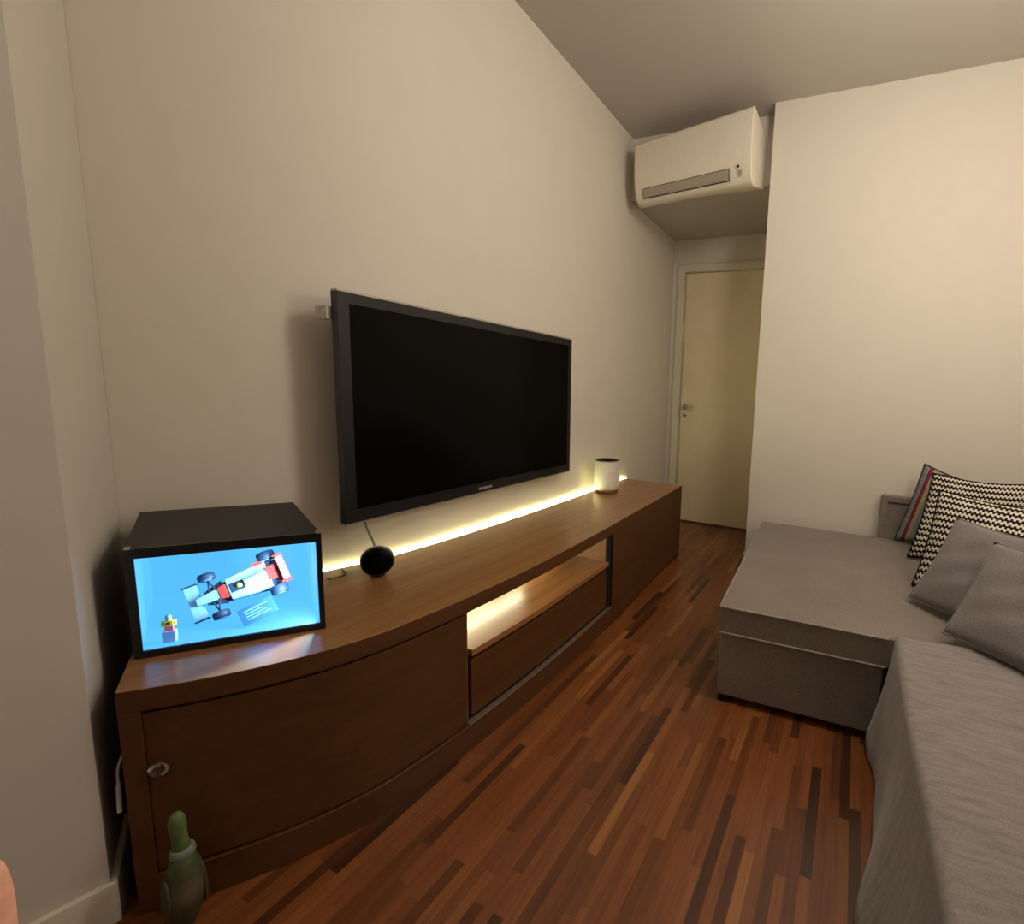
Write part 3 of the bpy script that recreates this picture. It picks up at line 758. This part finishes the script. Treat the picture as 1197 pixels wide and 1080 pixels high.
pillow('cushion', 'black and white zigzag cushion squeezed behind its matching twin', (1.80, 2.165, zs_), (1.878, 2.25, .790), (.43, -.03, 0), M['bw'], .05, None, 'black and white cushions', .012)
pillow('cushion', 'black and white zigzag cushion standing in front, its face mostly visible', (1.783, 1.775, zs_), (1.868, 1.96, .758), (.40, -.22, 0), M['bw'], .065, None, 'black and white cushions', .008)
pillow('cushion', 'small plain grey cushion leaning on the front zigzag cushion', (1.755, 1.612, zs_ + .008), (1.905, 1.74, .692), (.27, -.30, 0), M['cush'], .046, None, 'grey cushions')
pillow('cushion', 'plain grey cushion nearest the viewer, lying on the throw blanket', (1.822, 1.315, .413), (1.966, 1.48, .683), (.31, -.30, 0), M['cush'], .046, None, 'grey cushions')

# ------------------------------------------------------------------ hand at the lower left edge of the view
def build_hand():
    e = (.37899, -.12979, .04458); f = Vector((-math.sin(e[0]) * math.cos(e[1]), math.cos(e[0]) * math.cos(e[1]), math.sin(e[1])))
    r0 = Vector((math.cos(e[0]), math.sin(e[0]), 0)); u0 = r0.cross(f)
    Rr = r0 * math.cos(e[2]) + u0 * math.sin(e[2]); Uu = u0 * math.cos(e[2]) - r0 * math.sin(e[2])
    T = Vector((1.1475, -.245, .8675)) + Uu * .010 - Rr * .0075
    P = lambda a, b, c: T + Rr * a + Uu * b + f * c
    vs, rad, ed = [], [], []
    def add(p, r, prev=None):
        vs.append(p); rad.append(r)
        if prev is not None: ed.append((prev, len(vs) - 1))
        return len(vs) - 1
    wrist = add(P(-.034, -.178, -.022), .024)
    fa = add(P(-.045, -.235, -.10), .030, wrist); fb = add(P(-.06, -.28, -.22), .038, fa); fc = add(P(-.07, -.31, -.34), .040, fb)
    palm = add(P(-.033, -.145, -.010), .020, wrist)
    for kx, ky, L_, bend, rr in ((-.004, -.074, .072, .000, .0082), (-.0255, -.069, .081, .010, .0085), (-.047, -.076, .074, .016, .0081), (-.067, -.088, .058, .020, .0071)):
        m_ = add(P(kx * .8 - .006, -.112, -.003), .0145, palm)
        k = add(P(kx, ky, .002), .0108, m_)
        a = add(P(kx * 1.02 + .001, ky + L_ * .46, .004 - bend * .3), rr, k)
        b = add(P(kx * 1.03 + .001, ky + L_ * .76, .003 - bend * .8), rr * .92, a)
        add(P(kx * 1.03 + .001, ky + L_ * .98, .0 - bend * 1.4), rr * .80, b)
    t0 = add(P(-.004, -.136, -.018), .0155, palm); t1 = add(P(.020, -.112, -.028), .0112, t0); t2 = add(P(.033, -.090, -.032), .0098, t1); add(P(.040, -.072, -.034), .0078, t2)
    me = bpy.data.meshes.new('hand'); me.from_pydata([tuple(v) for v in vs], ed, []); me.update()
    o = bpy.data.objects.new('hand', me); COL.objects.link(o)
    sk = o.modifiers.new('skin', 'SKIN')
    for d_, r_ in zip(me.skin_vertices[0].data, rad): d_.radius = (r_, r_)
    me.skin_vertices[0].data[0].use_root = True
    sb_ = o.modifiers.new('sub', 'SUBSURF'); sb_.levels = 2; sb_.render_levels = 2
    sk.use_smooth_shade = True
    me.materials.append(M['skin'])
    tag(o, 'pink fingertip of a hand reaching in at the lower left edge', 'hand')
    return o
build_hand()

# ------------------------------------------------------------------ lights
def area(name, loc, target, size, power, col, sy=None):
    l = bpy.data.lights.new(name, 'AREA'); l.energy = power; l.color = col; l.size = size
    if sy: l.shape = 'RECTANGLE'; l.size_y = sy
    o = bpy.data.objects.new(name, l); COL.objects.link(o); o.location = loc
    o.rotation_euler = (Vector(target) - Vector(loc)).to_track_quat('-Z', 'Y').to_euler(); return o
def point(name, loc, r, power, col):
    l = bpy.data.lights.new(name, 'POINT'); l.energy = power; l.color = col; l.shadow_soft_size = r
    o = bpy.data.objects.new(name, l); COL.objects.link(o); o.location = loc; return o
point('lamp_main', (1.72, 1.12, 2.32), .16, 32, (1, .90, .77))
point('lamp_side', (2.25, 1.2, 1.70), .16, 14, (1, .89, .75))
point('lamp_fill', (.9, -1.6, 1.9), .35, 3.2, (1, .94, .87))
cl = W2(Lw * .5, .16, zt - .014)
area('niche_fill', (.2, 1.02, .447), (.2, 1.02, 0), .62, 2.2, (1, .93, .60), .03).rotation_euler = (0, 0, PI / 2)  # added light, brightens the niche shelf
area('case_fill', tuple(cl), tuple(W2(Lw * .5, .5, zb + .05)), .2, .12, (.9, .95, 1), .05)  # added light inside the case to lift the model's colours
la = W2(Lw - .016, .025, (zb + zt) / 2)
area('case_edge_fill', tuple(la), tuple(la - E1), .016, 7.5, (.38, .62, 1), .19)  # hidden light added for blue spill on the wall end
w = bpy.data.worlds.new('World'); S.world = w; w.use_nodes = True
w.node_tree.nodes['Background'].inputs[0].default_value = (.02, .018, .016, 1)

# ------------------------------------------------------------------ camera
cx, cy, cz, yaw, pitch, roll, f_, pu, pv = 1.5134140, -.3150224, 1.1178617, .3789905, -.1297877, .0445846, 553.15787, 777.5665, 530.6613
fw_ = Vector((-math.sin(yaw) * math.cos(pitch), math.cos(yaw) * math.cos(pitch), math.sin(pitch)))
r_ = Vector((math.cos(yaw), math.sin(yaw), 0)); u_ = r_.cross(fw_)
r2 = r_ * math.cos(roll) + u_ * math.sin(roll); u2 = u_ * math.cos(roll) - r_ * math.sin(roll)
cd = bpy.data.cameras.new('Camera'); co = bpy.data.objects.new('Camera', cd); COL.objects.link(co)
mm = Matrix.Identity(4)
for i, a in enumerate((r2, u2, -fw_)):
    for j in range(3): mm[j][i] = a[j]
mm.translation = (cx, cy, cz); co.matrix_world = mm
cd.sensor_fit = 'HORIZONTAL'; cd.sensor_width = 36; cd.lens = f_ * 36 / 1197
cd.shift_x = (598.5 - pu) / 1197; cd.shift_y = (pv - 540) / 1197
cd.clip_start = .02
S.camera = co
S.view_settings.view_transform = 'Standard'; S.view_settings.look = 'None'; S.view_settings.exposure = 0
